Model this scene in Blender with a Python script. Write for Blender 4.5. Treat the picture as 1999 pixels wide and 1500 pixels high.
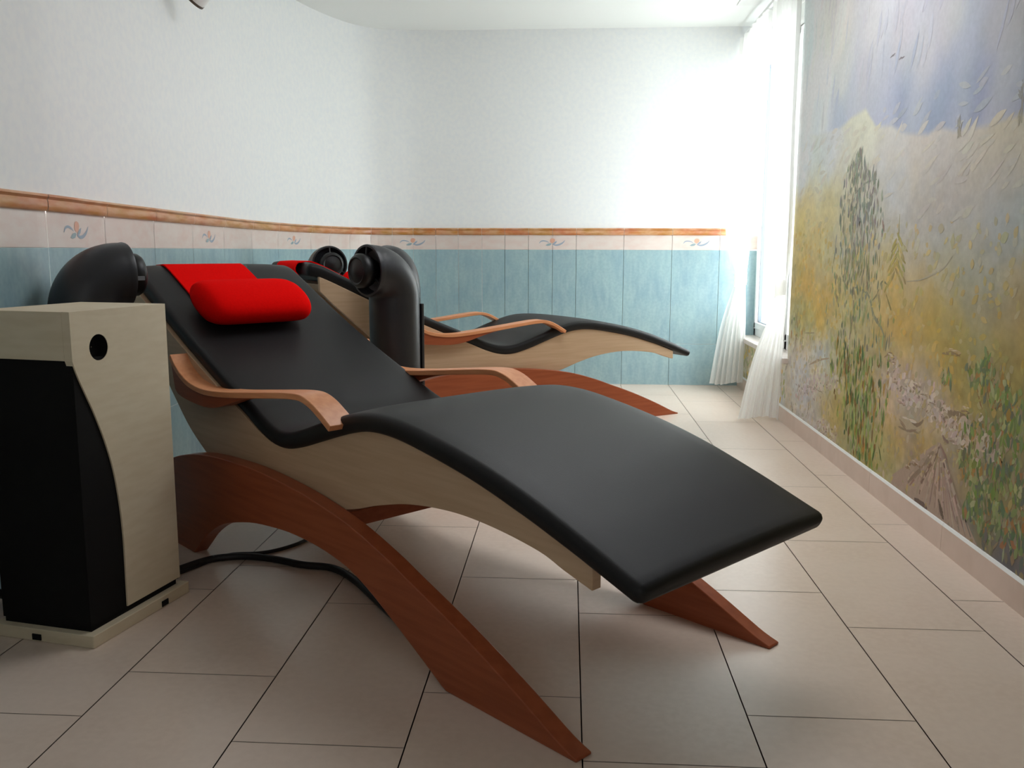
import bpy, bmesh, math, random
import numpy as np
from mathutils import Vector, Matrix

# ------------------------------------------------------------------ scene, camera, light
for o in list(bpy.data.objects):
    bpy.data.objects.remove(o, do_unlink=True)
scene = bpy.context.scene
COL = scene.collection
random.seed(7)
rng = np.random.default_rng(7)

def camera():
    yaw, pitch, roll, f = 0.06312, 0.14944, 0.002388, 1735.0
    cy, sy, cp, sp = math.cos(yaw), math.sin(yaw), math.cos(pitch), math.sin(pitch)
    fwd = Vector((-sy * cp, cy * cp, -sp)); r = Vector((cy, sy, 0)); u = r.cross(fwd)
    r2 = r * math.cos(roll) + u * math.sin(roll); u2 = -r * math.sin(roll) + u * math.cos(roll)
    cd = bpy.data.cameras.new('camera'); co = bpy.data.objects.new('camera', cd); COL.objects.link(co)
    m = Matrix((r2, u2, -fwd)).transposed().to_4x4(); m.translation = Vector((0, 0, 0.9))
    co.matrix_world = m
    cd.sensor_width = 36.0; cd.sensor_fit = 'HORIZONTAL'; cd.lens = f / 1999.0 * 36.0
    cd.clip_start = 0.02
    scene.camera = co
camera()

vs = scene.view_settings
vs.view_transform = 'Standard'; vs.look = 'None'; vs.gamma = 1.0; vs.use_curve_mapping = False
vs.exposure = 0.0

world = bpy.data.worlds.new('sky'); scene.world = world; world.use_nodes = True
bg = world.node_tree.nodes['Background']            # bright overcast sky outside the window
bg.inputs[0].default_value = (0.93, 0.97, 1.0, 1); bg.inputs[1].default_value = 9.6
pl = bpy.data.lights.new('window_portal', 'AREA'); pl.shape = 'RECTANGLE'; pl.size = 1.34; pl.size_y = 1.96
pl.cycles.is_portal = True
po = bpy.data.objects.new('window_portal', pl); COL.objects.link(po)
po.location = (1.31, 5.35, 1.31); po.rotation_euler = (0, math.radians(90), 0)

def area(name, loc, rot, size, power, color):
    d = bpy.data.lights.new(name, 'AREA'); d.shape = 'RECTANGLE'; d.size, d.size_y = size; d.energy = power; d.color = color
    o = bpy.data.objects.new(name, d); COL.objects.link(o); o.location = loc; o.rotation_euler = rot
area('ceiling_fill', (0.35, 3.1, 2.29), (0, 0, 0), (1.2, 1.2), 20.5, (0.94, 0.97, 1.0))          # soft fill added above the frame to brighten the room, no known fixture
area('back_fill', (0.0, -1.2, 1.6), (math.radians(90), 0, 0), (1.2, 1.4), 4.5, (0.97, 0.98, 1.0))   # weak added fill from behind the camera, stands for no known source

# ------------------------------------------------------------------ helpers
def lin(r, g, b):
    f = lambda c: (c / 255 / 12.92) if c / 255 <= 0.04045 else ((c / 255 + 0.055) / 1.055) ** 2.4
    return (f(r), f(g), f(b), 1)

def mat(name, color, rough=0.5, spec=0.5, noise=None, bump=None, tone=0.0, sheen=0.0, coat=0.0, extra=None):
    """Principled material; noise=(scale, detail, dark colour, amount, stretch), bump=(scale, strength)."""
    m = bpy.data.materials.new(name); m.use_nodes = True
    nt = m.node_tree; n = nt.nodes; l = nt.links; p = n['Principled BSDF']
    p.inputs['Base Color'].default_value = color; p.inputs['Roughness'].default_value = rough
    p.inputs['Specular IOR Level'].default_value = spec
    if sheen: p.inputs['Sheen Weight'].default_value = sheen
    if coat: p.inputs['Coat Weight'].default_value = coat; p.inputs['Coat Roughness'].default_value = 0.25
    tc = n.new('ShaderNodeTexCoord'); src = None
    if noise:
        for (sc, det, c2, amt, st) in (noise if isinstance(noise, list) else [noise]):
            mp = n.new('ShaderNodeMapping'); mp.inputs['Scale'].default_value = st
            l.new(tc.outputs['Object'], mp.inputs[0])
            tx = n.new('ShaderNodeTexNoise'); tx.inputs['Scale'].default_value = sc; tx.inputs['Detail'].default_value = det
            l.new(mp.outputs[0], tx.inputs['Vector'])
            rmp = n.new('ShaderNodeMapRange'); rmp.inputs[1].default_value = 0.38; rmp.inputs[2].default_value = 0.64
            rmp.inputs[3].default_value = 0.0; rmp.inputs[4].default_value = amt
            l.new(tx.outputs['Fac'], rmp.inputs[0])
            mx = n.new('ShaderNodeMix'); mx.data_type = 'RGBA'
            if src is None: mx.inputs[6].default_value = color
            else: l.new(src, mx.inputs[6])
            mx.inputs[7].default_value = c2; l.new(rmp.outputs[0], mx.inputs[0]); src = mx.outputs[2]
    if tone:
        at = n.new('ShaderNodeAttribute'); at.attribute_name = 'tone'
        mr = n.new('ShaderNodeMapRange'); mr.inputs[3].default_value = 1 - tone; mr.inputs[4].default_value = 1 + tone
        l.new(at.outputs['Fac'], mr.inputs[0])
        hs = n.new('ShaderNodeHueSaturation'); l.new(mr.outputs[0], hs.inputs['Value'])
        if src is None: hs.inputs['Color'].default_value = color
        else: l.new(src, hs.inputs['Color'])
        src = hs.outputs[0]
    if src is not None: l.new(src, p.inputs['Base Color'])
    if bump:
        tx = n.new('ShaderNodeTexNoise'); tx.inputs['Scale'].default_value = bump[0]; tx.inputs['Detail'].default_value = 3
        l.new(tc.outputs['Object'], tx.inputs['Vector'])
        b = n.new('ShaderNodeBump'); b.inputs['Strength'].default_value = bump[1]; b.inputs['Distance'].default_value = 0.002
        l.new(tx.outputs['Fac'], b.inputs['Height']); l.new(b.outputs[0], p.inputs['Normal'])
    return m

class MB:
    """Collects vertices and faces of ONE mesh object."""
    def __init__(s): s.v = []; s.f = []; s.m = []; s.tone = []
    def face(s, pts, mi=0, tone=0.5):
        i = len(s.v); s.v += [tuple(p) for p in pts]; s.f.append(tuple(range(i, i + len(pts)))); s.m.append(mi); s.tone.append(tone)
    def grid(s, rows, mi=0, close_u=False, close_v=False, flip=False):
        base = len(s.v); nr = len(rows); nc = len(rows[0])
        for r in rows: s.v += [tuple(p) for p in r]
        for i in range(nr if close_v else nr - 1):
            for j in range(nc if close_u else nc - 1):
                a = base + i * nc + j; b = base + i * nc + (j + 1) % nc
                c = base + ((i + 1) % nr) * nc + (j + 1) % nc; d = base + ((i + 1) % nr) * nc + j
                s.f.append((a, d, c, b) if flip else (a, b, c, d)); s.m.append(mi); s.tone.append(0.5)
        return base
    def cap(s, idx, mi=0):
        s.f.append(tuple(idx)); s.m.append(mi); s.tone.append(0.5)
    def loft(s, rings, mi=0, caps=True):
        b = s.grid(rings, mi, close_u=True); n = len(rings[0]); k = len(rings)
        if caps:
            s.cap(list(range(b, b + n))[::-1], mi); s.cap(list(range(b + (k - 1) * n, b + k * n)), mi)
    def box(s, x0, y0, z0, x1, y1, z1, mi=0):
        p = [(x0, y0, z0), (x1, y0, z0), (x1, y1, z0), (x0, y1, z0), (x0, y0, z1), (x1, y0, z1), (x1, y1, z1), (x0, y1, z1)]
        i = len(s.v); s.v += p
        for q in ((0, 3, 2, 1), (4, 5, 6, 7), (0, 1, 5, 4), (1, 2, 6, 5), (2, 3, 7, 6), (3, 0, 4, 7)):
            s.f.append(tuple(i + k for k in q)); s.m.append(mi); s.tone.append(0.5)
    def prism(s, poly, a0, a1, fn, mi=0):
        """Polygon extruded along a third axis; fn(u, v, w) -> xyz."""
        n = len(poly)
        s.loft([[fn(u, v, a0) for u, v in poly], [fn(u, v, a1) for u, v in poly]], mi)
    def tube(s, pts, r, n=10, mi=0, caps=True):
        P = [Vector(p) for p in pts]; rings = []
        t0 = (P[1] - P[0]).normalized(); up = Vector((0, 0, 1)) if abs(t0.z) < 0.9 else Vector((1, 0, 0))
        nn = t0.cross(up).normalized()
        for i, p in enumerate(P):
            t = (P[min(i + 1, len(P) - 1)] - P[max(i - 1, 0)]).normalized()
            nn = (nn - t * nn.dot(t)).normalized(); bb = t.cross(nn)
            rr = r[i] if isinstance(r, (list, tuple)) else r
            rings.append([p + (nn * math.cos(2 * math.pi * k / n) + bb * math.sin(2 * math.pi * k / n)) * rr for k in range(n)])
        s.loft(rings, mi, caps)
    def build(s, name, mats, parent=None, smooth=None, bevel=0.0, fix=True):
        me = bpy.data.meshes.new(name); me.from_pydata(s.v, [], s.f); me.update()
        for m_ in (mats if isinstance(mats, (list, tuple)) else [mats]): me.materials.append(m_)
        me.polygons.foreach_set('material_index', s.m)
        at = me.attributes.new('tone', 'FLOAT', 'FACE'); at.data.foreach_set('value', s.tone)
        if fix:
            bm = bmesh.new(); bm.from_mesh(me); bmesh.ops.remove_doubles(bm, verts=bm.verts, dist=1e-5)
            bmesh.ops.recalc_face_normals(bm, faces=bm.faces); bm.to_mesh(me); bm.free()
        if smooth is not None:
            me.polygons.foreach_set('use_smooth', [True] * len(me.polygons)); me.set_sharp_from_angle(angle=math.radians(smooth))
        o = bpy.data.objects.new(name, me); COL.objects.link(o)
        if parent is not None: o.parent = parent
        if bevel:
            b = o.modifiers.new('bevel', 'BEVEL'); b.width = bevel; b.segments = 2; b.limit_method = 'ANGLE'; b.angle_limit = math.radians(40)
            b.harden_normals = False
        return o

def tag(o, label=None, cat=None, group=None, kind=None):
    for k, v in (('label', label), ('category', cat), ('group', group), ('kind', kind)):
        if v: o[k] = v
    return o
def empty(name, loc, rz=0.0, **kw):
    o = bpy.data.objects.new(name, None); o.empty_display_size = 0.1; COL.objects.link(o)
    o.location = loc; o.rotation_euler = (0, 0, rz); return tag(o, **kw)
def copy_tree(o, parent=None):
    c = o.copy(); COL.objects.link(c)
    if parent is not None: c.parent = parent; c.matrix_parent_inverse = o.matrix_parent_inverse.copy()
    for ch in list(o.children): copy_tree(ch, c)
    return c
def catmull(P, n=8):
    P = np.asarray(P, float); P = np.vstack([2 * P[0] - P[1], P, 2 * P[-1] - P[-2]]); out = []
    t = np.linspace(0, 1, n, endpoint=False)[:, None]
    for i in range(1, len(P) - 2):
        out.append(.5 * ((2 * P[i]) + (-P[i - 1] + P[i + 1]) * t + (2 * P[i - 1] - 5 * P[i] + 4 * P[i + 1] - P[i + 2]) * t ** 2 + (-P[i - 1] + 3 * P[i] - 3 * P[i + 1] + P[i + 2]) * t ** 3))
    return np.vstack(out + [P[-2:-1]])

# ------------------------------------------------------------------ materials
W1 = (1, 1, 1)
M = {}
M['plaster'] = mat('sponged_plaster', lin(246, 247, 246), 0.85, 0.2, [(38, 5, lin(238, 241, 244), 0.6, W1)], bump=(120, 0.05))
M['ceiling'] = mat('ceiling_paint', lin(246, 248, 245), 0.85, 0.2)
M['white'] = mat('white_lacquer', lin(240, 240, 238), 0.35)
M['blue'] = mat('blue_wall_tile', lin(160, 190, 194), 0.3, 0.5, [(7, 6, lin(140, 171, 184), 0.75, (1, 1, .55)), (30, 4, lin(178, 203, 203), 0.5, (1, 1, .3)), (60, 2, lin(128, 156, 172), 0.25, W1)], tone=0.035)
M['pink'] = mat('pink_border_tile', lin(228, 212, 204), 0.3, 0.5, [(6, 4, lin(222, 196, 186), 0.6, (1, 1, 3)), (16, 3, lin(230, 220, 212), 0.6, (1, 1, 2))], tone=0.015)
M['grout'] = mat('white_grout', lin(240, 240, 236), 0.8)
M['rail'] = mat('ochre_marbled_tile', lin(204, 132, 74), 0.28, 0.5, [(5, 5, lin(190, 104, 78), 0.85, (1, .7, 2)), (7, 5, lin(188, 140, 66), 0.8, (1, .7, 1.5)), (16, 4, lin(228, 184, 150), 0.55, (1, .6, 3))])
M['f_orange'] = mat('flower_orange', lin(226, 172, 148), 0.35)
M['f_blue'] = mat('flower_blue_grey', lin(156, 170, 186), 0.35)
M['f_teal'] = mat('flower_leaf_teal', lin(150, 172, 178), 0.35)
M['floor'] = mat('beige_floor_tile', lin(226, 207, 191), 0.30, 0.5, [(3.5, 5, lin(218, 197, 179), 0.7, W1), (55, 3, lin(232, 213, 197), 0.5, W1)], tone=0.02, bump=(14, 0.03))
M['floor_grout'] = mat('floor_grout', lin(158, 142, 130), 0.85)
M['skirt'] = mat('beige_skirting_tile', lin(226, 205, 190), 0.4, 0.5, (12, 4, lin(216, 194, 177), 0.6, W1))
M['leather'] = mat('charcoal_leatherette', lin(29, 29, 30), 0.48, 0.26, (7, 4, lin(26, 26, 27), 0.6, W1), bump=(420, 0.1))
M['maple'] = mat('maple_veneer', lin(208, 178, 146), 0.42, 0.4, (14, 5, lin(196, 164, 130), 0.7, (.35, 1, 6)))
M['cherry'] = mat('cherry_wood', lin(168, 88, 53), 0.38, 0.35, (16, 5, lin(152, 76, 43), 0.8, (.3, 2, 5)))
M['arm'] = mat('cherry_armrest_wood', lin(234, 162, 114), 0.36, 0.35, (18, 5, lin(220, 144, 97), 0.8, (.3, 3, 6)))
M['red'] = mat('red_fabric', lin(244, 14, 12), 0.95, 0.03, (160, 3, lin(232, 10, 9), 0.5, W1), bump=(700, 0.25))
M['pod'] = mat('black_satin_plastic', lin(38, 39, 43), 0.4, 0.5, bump=(500, 0.05))
M['pod_dark'] = mat('black_plastic', lin(17, 17, 18), 0.42, 0.4)
M['label_grey'] = mat('grey_sticker', lin(120, 122, 126), 0.5)
M['cab'] = mat('pale_maple_board', lin(222, 208, 180), 0.5, 0.35, (12, 5, lin(212, 196, 165), 0.6, (1, 1, 5)))
M['grille'] = mat('black_speaker_cloth', lin(20, 19, 18), 0.9, 0.2, bump=(900, 0.2))
M['cable'] = mat('black_rubber', lin(20, 20, 21), 0.5)
M['metal'] = mat('dark_metal', lin(90, 80, 70), 0.4)
M['sill'] = mat('marble_sill', lin(226, 216, 206), 0.3, 0.5, (14, 5, lin(206, 186, 176), 0.6, W1))
M['seal'] = mat('grey_window_gasket', lin(120, 130, 140), 0.5)

def glass_mat():
    m = bpy.data.materials.new('window_glass'); m.use_nodes = True; nt = m.node_tree; n = nt.nodes; n.clear()
    out = n.new('ShaderNodeOutputMaterial'); mx = n.new('ShaderNodeMixShader'); t = n.new('ShaderNodeBsdfTransparent')
    t.inputs[0].default_value = (.96, .98, .97, 1)
    g = n.new('ShaderNodeBsdfGlossy'); g.inputs['Roughness'].default_value = 0.02; fr = n.new('ShaderNodeMath'); fr.operation = 'POWER'; fr.inputs[1].default_value = 5.0; lw = n.new('ShaderNodeLayerWeight'); nt.links.new(lw.outputs['Facing'], fr.inputs[0])
    nt.links.new(fr.outputs[0], mx.inputs[0]); nt.links.new(t.outputs[0], mx.inputs[1]); nt.links.new(g.outputs[0], mx.inputs[2]); nt.links.new(mx.outputs[0], out.inputs[0])
    return m
M['glass'] = glass_mat()
def cloth_mat():
    m = bpy.data.materials.new('sheer_white_cloth'); m.use_nodes = True; nt = m.node_tree; n = nt.nodes; n.clear()
    out = n.new('ShaderNodeOutputMaterial'); mx = n.new('ShaderNodeMixShader'); mx2 = n.new('ShaderNodeMixShader')
    d = n.new('ShaderNodeBsdfDiffuse'); d.inputs[0].default_value = lin(250, 249, 246)
    tl = n.new('ShaderNodeBsdfTranslucent'); tl.inputs[0].default_value = lin(250, 249, 246)
    tp = n.new('ShaderNodeBsdfTransparent')
    mx.inputs[0].default_value = 0.5; mx2.inputs[0].default_value = 0.10
    nt.links.new(d.outputs[0], mx.inputs[1]); nt.links.new(tl.outputs[0], mx.inputs[2])
    nt.links.new(mx.outputs[0], mx2.inputs[1]); nt.links.new(tp.outputs[0], mx2.inputs[2]); nt.links.new(mx2.outputs[0], out.inputs[0])
    return m
M['cloth'] = cloth_mat()
def mural_mat():
    m = bpy.data.materials.new('painted_mural'); m.use_nodes = True; nt = m.node_tree; n = nt.nodes; l = nt.links; p = n['Principled BSDF']
    p.inputs['Roughness'].default_value = 0.75; p.inputs['Specular IOR Level'].default_value = 0.2
    at = n.new('ShaderNodeAttribute'); at.attribute_name = 'paint'
    tc = n.new('ShaderNodeTexCoord'); mp = n.new('ShaderNodeMapping'); mp.inputs['Scale'].default_value = (1, .8, .9); l.new(tc.outputs['Object'], mp.inputs[0])
    tx = n.new('ShaderNodeTexNoise'); tx.inputs['Scale'].default_value = 70; tx.inputs['Detail'].default_value = 5; l.new(mp.outputs[0], tx.inputs['Vector'])
    mr = n.new('ShaderNodeMapRange'); mr.inputs[1].default_value = .3; mr.inputs[2].default_value = .7; mr.inputs[3].default_value = .955; mr.inputs[4].default_value = 1.045
    l.new(tx.outputs['Fac'], mr.inputs[0])
    hs = n.new('ShaderNodeHueSaturation'); l.new(mr.outputs[0], hs.inputs['Value']); l.new(at.outputs['Color'], hs.inputs['Color']); l.new(hs.outputs[0], p.inputs['Base Color'])
    b = n.new('ShaderNodeBump'); b.inputs['Strength'].default_value = .12; b.inputs['Distance'].default_value = .002
    l.new(tx.outputs['Fac'], b.inputs['Height']); l.new(b.outputs[0], p.inputs['Normal'])
    return m
M['mural'] = mural_mat()

# ------------------------------------------------------------------ room shell
XR, YF, ZC, YB = 1.147, 6.0, 2.31, -1.28
WIN_Y0, WIN_Z0, WIN_Z1, REVEAL = 4.70, 0.345, 2.27, 0.14

# floor: 0.324 x 0.648 m tiles, every column with its own offset, 2.5 mm joints
def floor():
    mb = MB(); w, L, g, x0 = 0.3237, 0.6545, 0.0014, 0.0343
    off = {-1: 2.353, -2: 2.80, -3: 1.745, -4: 1.56, 0: 2.125, 1: 2.305, 2: 2.085, 3: 2.275}
    for k in range(-6, 4):
        a, b = x0 + k * w, min(x0 + (k + 1) * w, 1.29); o = off.get(k, 1.9 + 0.21 * k) % L
        y = YB - L + (o - (YB - L)) % L - L
        mb.face([(a - g, YB - 1, -0.0008), (b + g, YB - 1, -0.0008), (b + g, YF + .05, -0.0008), (a - g, YF + .05, -0.0008)], 1)
        while y < YF + 0.05:
            ya, yb = max(y, YB - .1), min(y + L, YF + .05)
            if yb - ya > 0.01: mb.face([(a + g, ya + g, 0), (b - g, ya + g, 0), (b - g, yb - g, 0), (a + g, yb - g, 0)], 0, random.random())
            y += L
    return tag(mb.build('floor', [M['floor'], M['floor_grout']], fix=False), kind='structure')
floor()

PATH = [[-1.234, -1.285], [-1.368, 0.51], [-1.501, 2.305], [-1.513, 2.56], [-1.546, 2.911], [-1.572, 3.334], [-1.61, 3.905], [-1.638, 4.634], [-1.564, 5.311], [-1.375, 5.818], [-1.125, 5.965], [-0.86, 6.0], [-0.5, 6.0]]
_D = np.vstack([catmull(PATH, 90), [[XR, YF]]])
_T = np.r_[0, np.cumsum(np.linalg.norm(np.diff(_D, axis=0), axis=1))]; UL = float(_T[-1])
def wall_pt(u, d=0.0):
    """Point at distance u along the wall from the far right corner, d metres into the room."""
    t = UL - u
    p = np.array([np.interp(t, _T, _D[:, 0]), np.interp(t, _T, _D[:, 1])])
    q = np.array([np.interp(t + .004, _T, _D[:, 0]), np.interp(t + .004, _T, _D[:, 1])]); r = np.array([np.interp(t - .004, _T, _D[:, 0]), np.interp(t - .004, _T, _D[:, 1])])
    v = q - r; v /= np.linalg.norm(v)
    return p[0] + v[1] * d, p[1] - v[0] * d
def zz(u, z):
    g = min(max((u - 2.6) / 3.4, 0), 1)
    return 0.9 + (z - 0.9) * (1 + 0.085 * g) if z > 0.9 else z
JOINTS = [0.157, 0.468, 0.785, 1.1, 1.257, 1.418, 1.576, 1.73, 1.889, 2.041, 2.192, 2.333, 2.479, 2.658, 2.866, 3.082, 3.506, 3.868, 4.281, 4.691, 5.11, 5.518, 5.913]
while JOINTS[-1] < UL - .45: JOINTS.append(JOINTS[-1] + 0.405)
SPLIT = 2.041
FLOWERS = [5.728, 4.488, 3.294, 2.195, 1.259, 0.308]

def plaster_wall(name, u0, u1):
    mb = MB(); n = max(2, int((u1 - u0) / 0.04)); us = np.linspace(u0, u1, n)
    mb.grid([[(*wall_pt(u), z if z > 1.2 else zz(u, z)) for u in us] for z in (1.0, 1.4, ZC, ZC + .06)])
    return tag(mb.build(name, M['plaster'], smooth=30, fix=False), kind='structure')

def dado(name, parent, u0, u1, grow=0.0):
    """Tiled lower wall: blue tiles, pink border strip, painted flowers, white joints."""
    mb = MB(); g = 0.0011
    js = [u0] + [j for j in JOINTS if u0 + .01 < j < u1 - .01] + [u1]
    zs = [0.0, 0.28, 0.904, 1.0]
    for a, b in zip(js[:-1], js[1:]):
        n = max(1, int(math.ceil((b - a) / 0.05))); us = np.linspace(a + g, b - g, n + 1)
        tn = random.random()
        for k in range(3):
            t = random.random(); z0 = zs[k] + (g if k else 0.003); z1 = zs[k + 1] - (g if k < 1 else (0.0008 if k == 1 else 0.0))
            if k == 2: z0 = zs[k] + 0.0008
            for p, q in zip(us[:-1], us[1:]):
                (x0, y0), (x1, y1) = wall_pt(p), wall_pt(q)
                mb.face([(x0, y0, zz(p, z0)), (x0, y0, zz(p, z1)), (x1, y1, zz(q, z1)), (x1, y1, zz(q, z0))], 1 if k == 2 else 0, t)
        for p, q in zip(np.linspace(a - g, b + g, n + 1)[:-1], np.linspace(a - g, b + g, n + 1)[1:]):   # joint bed just behind
            (x0, y0), (x1, y1) = wall_pt(p, -.0016), wall_pt(q, -.0016)
            mb.face([(x0, y0, 0), (x0, y0, zz(p, 1.0)), (x1, y1, zz(q, 1.0)), (x1, y1, 0)], 2)
    if grow:    # the same tiles run on into the window recess
        for k in range(3):
            mb.face([(XR, YF, zs[k] + .002), (XR, YF, zs[k + 1] - .0015), (XR + grow, YF, zs[k + 1] - .0015), (XR + grow, YF, zs[k] + .002)], 1 if k == 2 else 0, .5)
    S = 0.000744
    def shape(u, pts, mi, d=0.0008):
        P = []
        for x, y in pts:
            uu = u - (x - 370) * S; px_, py_ = wall_pt(uu, d); P.append((px_, py_, zz(uu, 0.953 - (y - 208) * S)))
        mb.face(P, mi)
    def ribbon(u, c, w, mi):
        C = catmull(c, 6); n = len(C); A = []; B = []
        for i, (x, y) in enumerate(C):
            t = C[min(i + 1, n - 1)] - C[max(i - 1, 0)]; t = t / np.linalg.norm(t); ww = w * math.sin(math.pi * (0.08 + 0.9 * i / (n - 1))) ** .7
            A.append((x - t[1] * ww, y + t[0] * ww)); B.append((x + t[1] * ww, y - t[0] * ww))
        for i in range(n - 1): shape(u, [A[i], A[i + 1], B[i + 1], B[i]], mi)
    for u in FLOWERS:
        if u0 < u < u1:
            ribbon(u, [(253, 216), (268, 200), (290, 195), (318, 200), (342, 212)], 5, 4)
            ribbon(u, [(372, 226), (400, 233), (432, 228), (462, 212), (482, 190)], 7, 4)
            shape(u, [(348, 190), (356, 176), (372, 172), (390, 178), (394, 190), (386, 206), (370, 216), (352, 208)], 3, .0009)
            shape(u, [(308, 234), (330, 220), (352, 216), (364, 222), (350, 236), (325, 240)], 5, .001)
            shape(u, [(374, 222), (392, 204), (412, 196), (402, 216), (386, 226)], 4, .0011)
    return mb.build(name, [M['blue'], M['pink'], M['grout'], M['f_orange'], M['f_blue'], M['f_teal']], parent, fix=False)

def rail(name, u0, u1):
    """Moulded border tile between plaster and tiles."""
    prof = [(0.0, 1.0), (.006, 1.0), (.010, 1.004), (.013, 1.014), (.012, 1.026), (.010, 1.031), (.013, 1.034), (.017, 1.038), (.015, 1.043), (.008, 1.0455), (0.0, 1.046)]
    mb = MB(); js = [u0] + [j for j in JOINTS if u0 + .01 < j < u1 - .01] + [u1]
    for i, (a, b) in enumerate(zip(js[:-1], js[1:])):
        n = max(1, int(math.ceil((b - a) / .05))); us = np.linspace(a + .0009, b - .0009, n + 1)
        mb.grid([[(*wall_pt(u, d), zz(u, z)) for d, z in prof] for u in us], 0, flip=False)
        us = [b - .0009, b + .0009] if i < len(js) - 2 else None
        if us: mb.grid([[(*wall_pt(u, d * .9), zz(u, z)) for d, z in prof] for u in us], 1)
    return tag(mb.build(name, [M['rail'], M['grout']], smooth=50, fix=False), kind='structure')

wl = plaster_wall('wall_left', SPLIT, UL); dado('tiled_dado', wl, SPLIT, UL); rail('trim_1', SPLIT, UL)
wf = plaster_wall('wall_far', 0.0, SPLIT); dado('tiled_dado', wf, 0.0, SPLIT, grow=REVEAL); rail('trim_2', 0.0, SPLIT)

# wall behind the camera and ceiling
mb = MB(); mb.face([(-1.234, YB, 0), (XR, YB, 0), (XR, YB, ZC), (-1.234, YB, ZC)]); tag(mb.build('wall_back', M['plaster'], fix=False), kind='structure')
mb = MB(); us = np.linspace(0, UL, 260); pts = [wall_pt(u, -.03 if u > .02 else -.0) for u in us]
for (a, b), (c, d) in zip(pts[:-1], pts[1:]):
    mb.face([(a, b, ZC), (c, d, ZC), (XR + .02, d, ZC), (XR + .02, b, ZC)]) if abs(b - d) > 1e-6 else None
tag(mb.build('ceiling', M['ceiling'], fix=False), kind='structure')

# ------------------------------------------------------------------ right wall with the painted landscape
SKY= [(4.587, 1.954, 185, 205, 210), (4.543, 1.492, 195, 200, 210), (4.414, 1.982, 205, 200, 200), (4.07, 1.833, 200, 195, 195), (3.659, 1.738, 180, 178, 185), (3.325, 1.66, 168, 165, 175), (2.932, 1.598, 160, 158, 165), (2.584, 1.487, 145, 143, 152), (2.476, 1.5, 135, 132, 138), (4.359, 1.697, 205, 208, 205), (3.958, 1.623, 190, 190, 195), (3.699, 1.633, 172, 172, 184), (3.509, 1.54, 162, 166, 180), (3.117, 1.515, 165, 165, 172), (2.796, 1.436, 148, 153, 172), (2.538, 1.386, 145, 147, 157), (4.327, 1.532, 190, 195, 210), (3.999, 1.463, 162, 170, 194), (3.875, 1.547, 166, 172, 190), (3.488, 1.426, 160, 166, 185), (3.286, 1.37, 128, 136, 168), (3.397, 1.368, 155, 162, 185), (3.202, 1.374, 155, 160, 178), (3.026, 1.292, 122, 132, 162), (3.104, 1.327, 152, 158, 178), (2.926, 1.355, 128, 140, 165), (2.88, 1.311, 126, 134, 165), (2.789, 1.305, 145, 150, 170), (2.689, 1.304, 112, 118, 155), (2.699, 1.362, 130, 135, 165), (2.591, 1.275, 145, 147, 162), (2.436, 1.271, 120, 124, 148), (2.523, 1.305, 142, 144, 158), (2.801, 1.27, 150, 152, 172), (2.603, 1.257, 150, 152, 168)]
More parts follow.
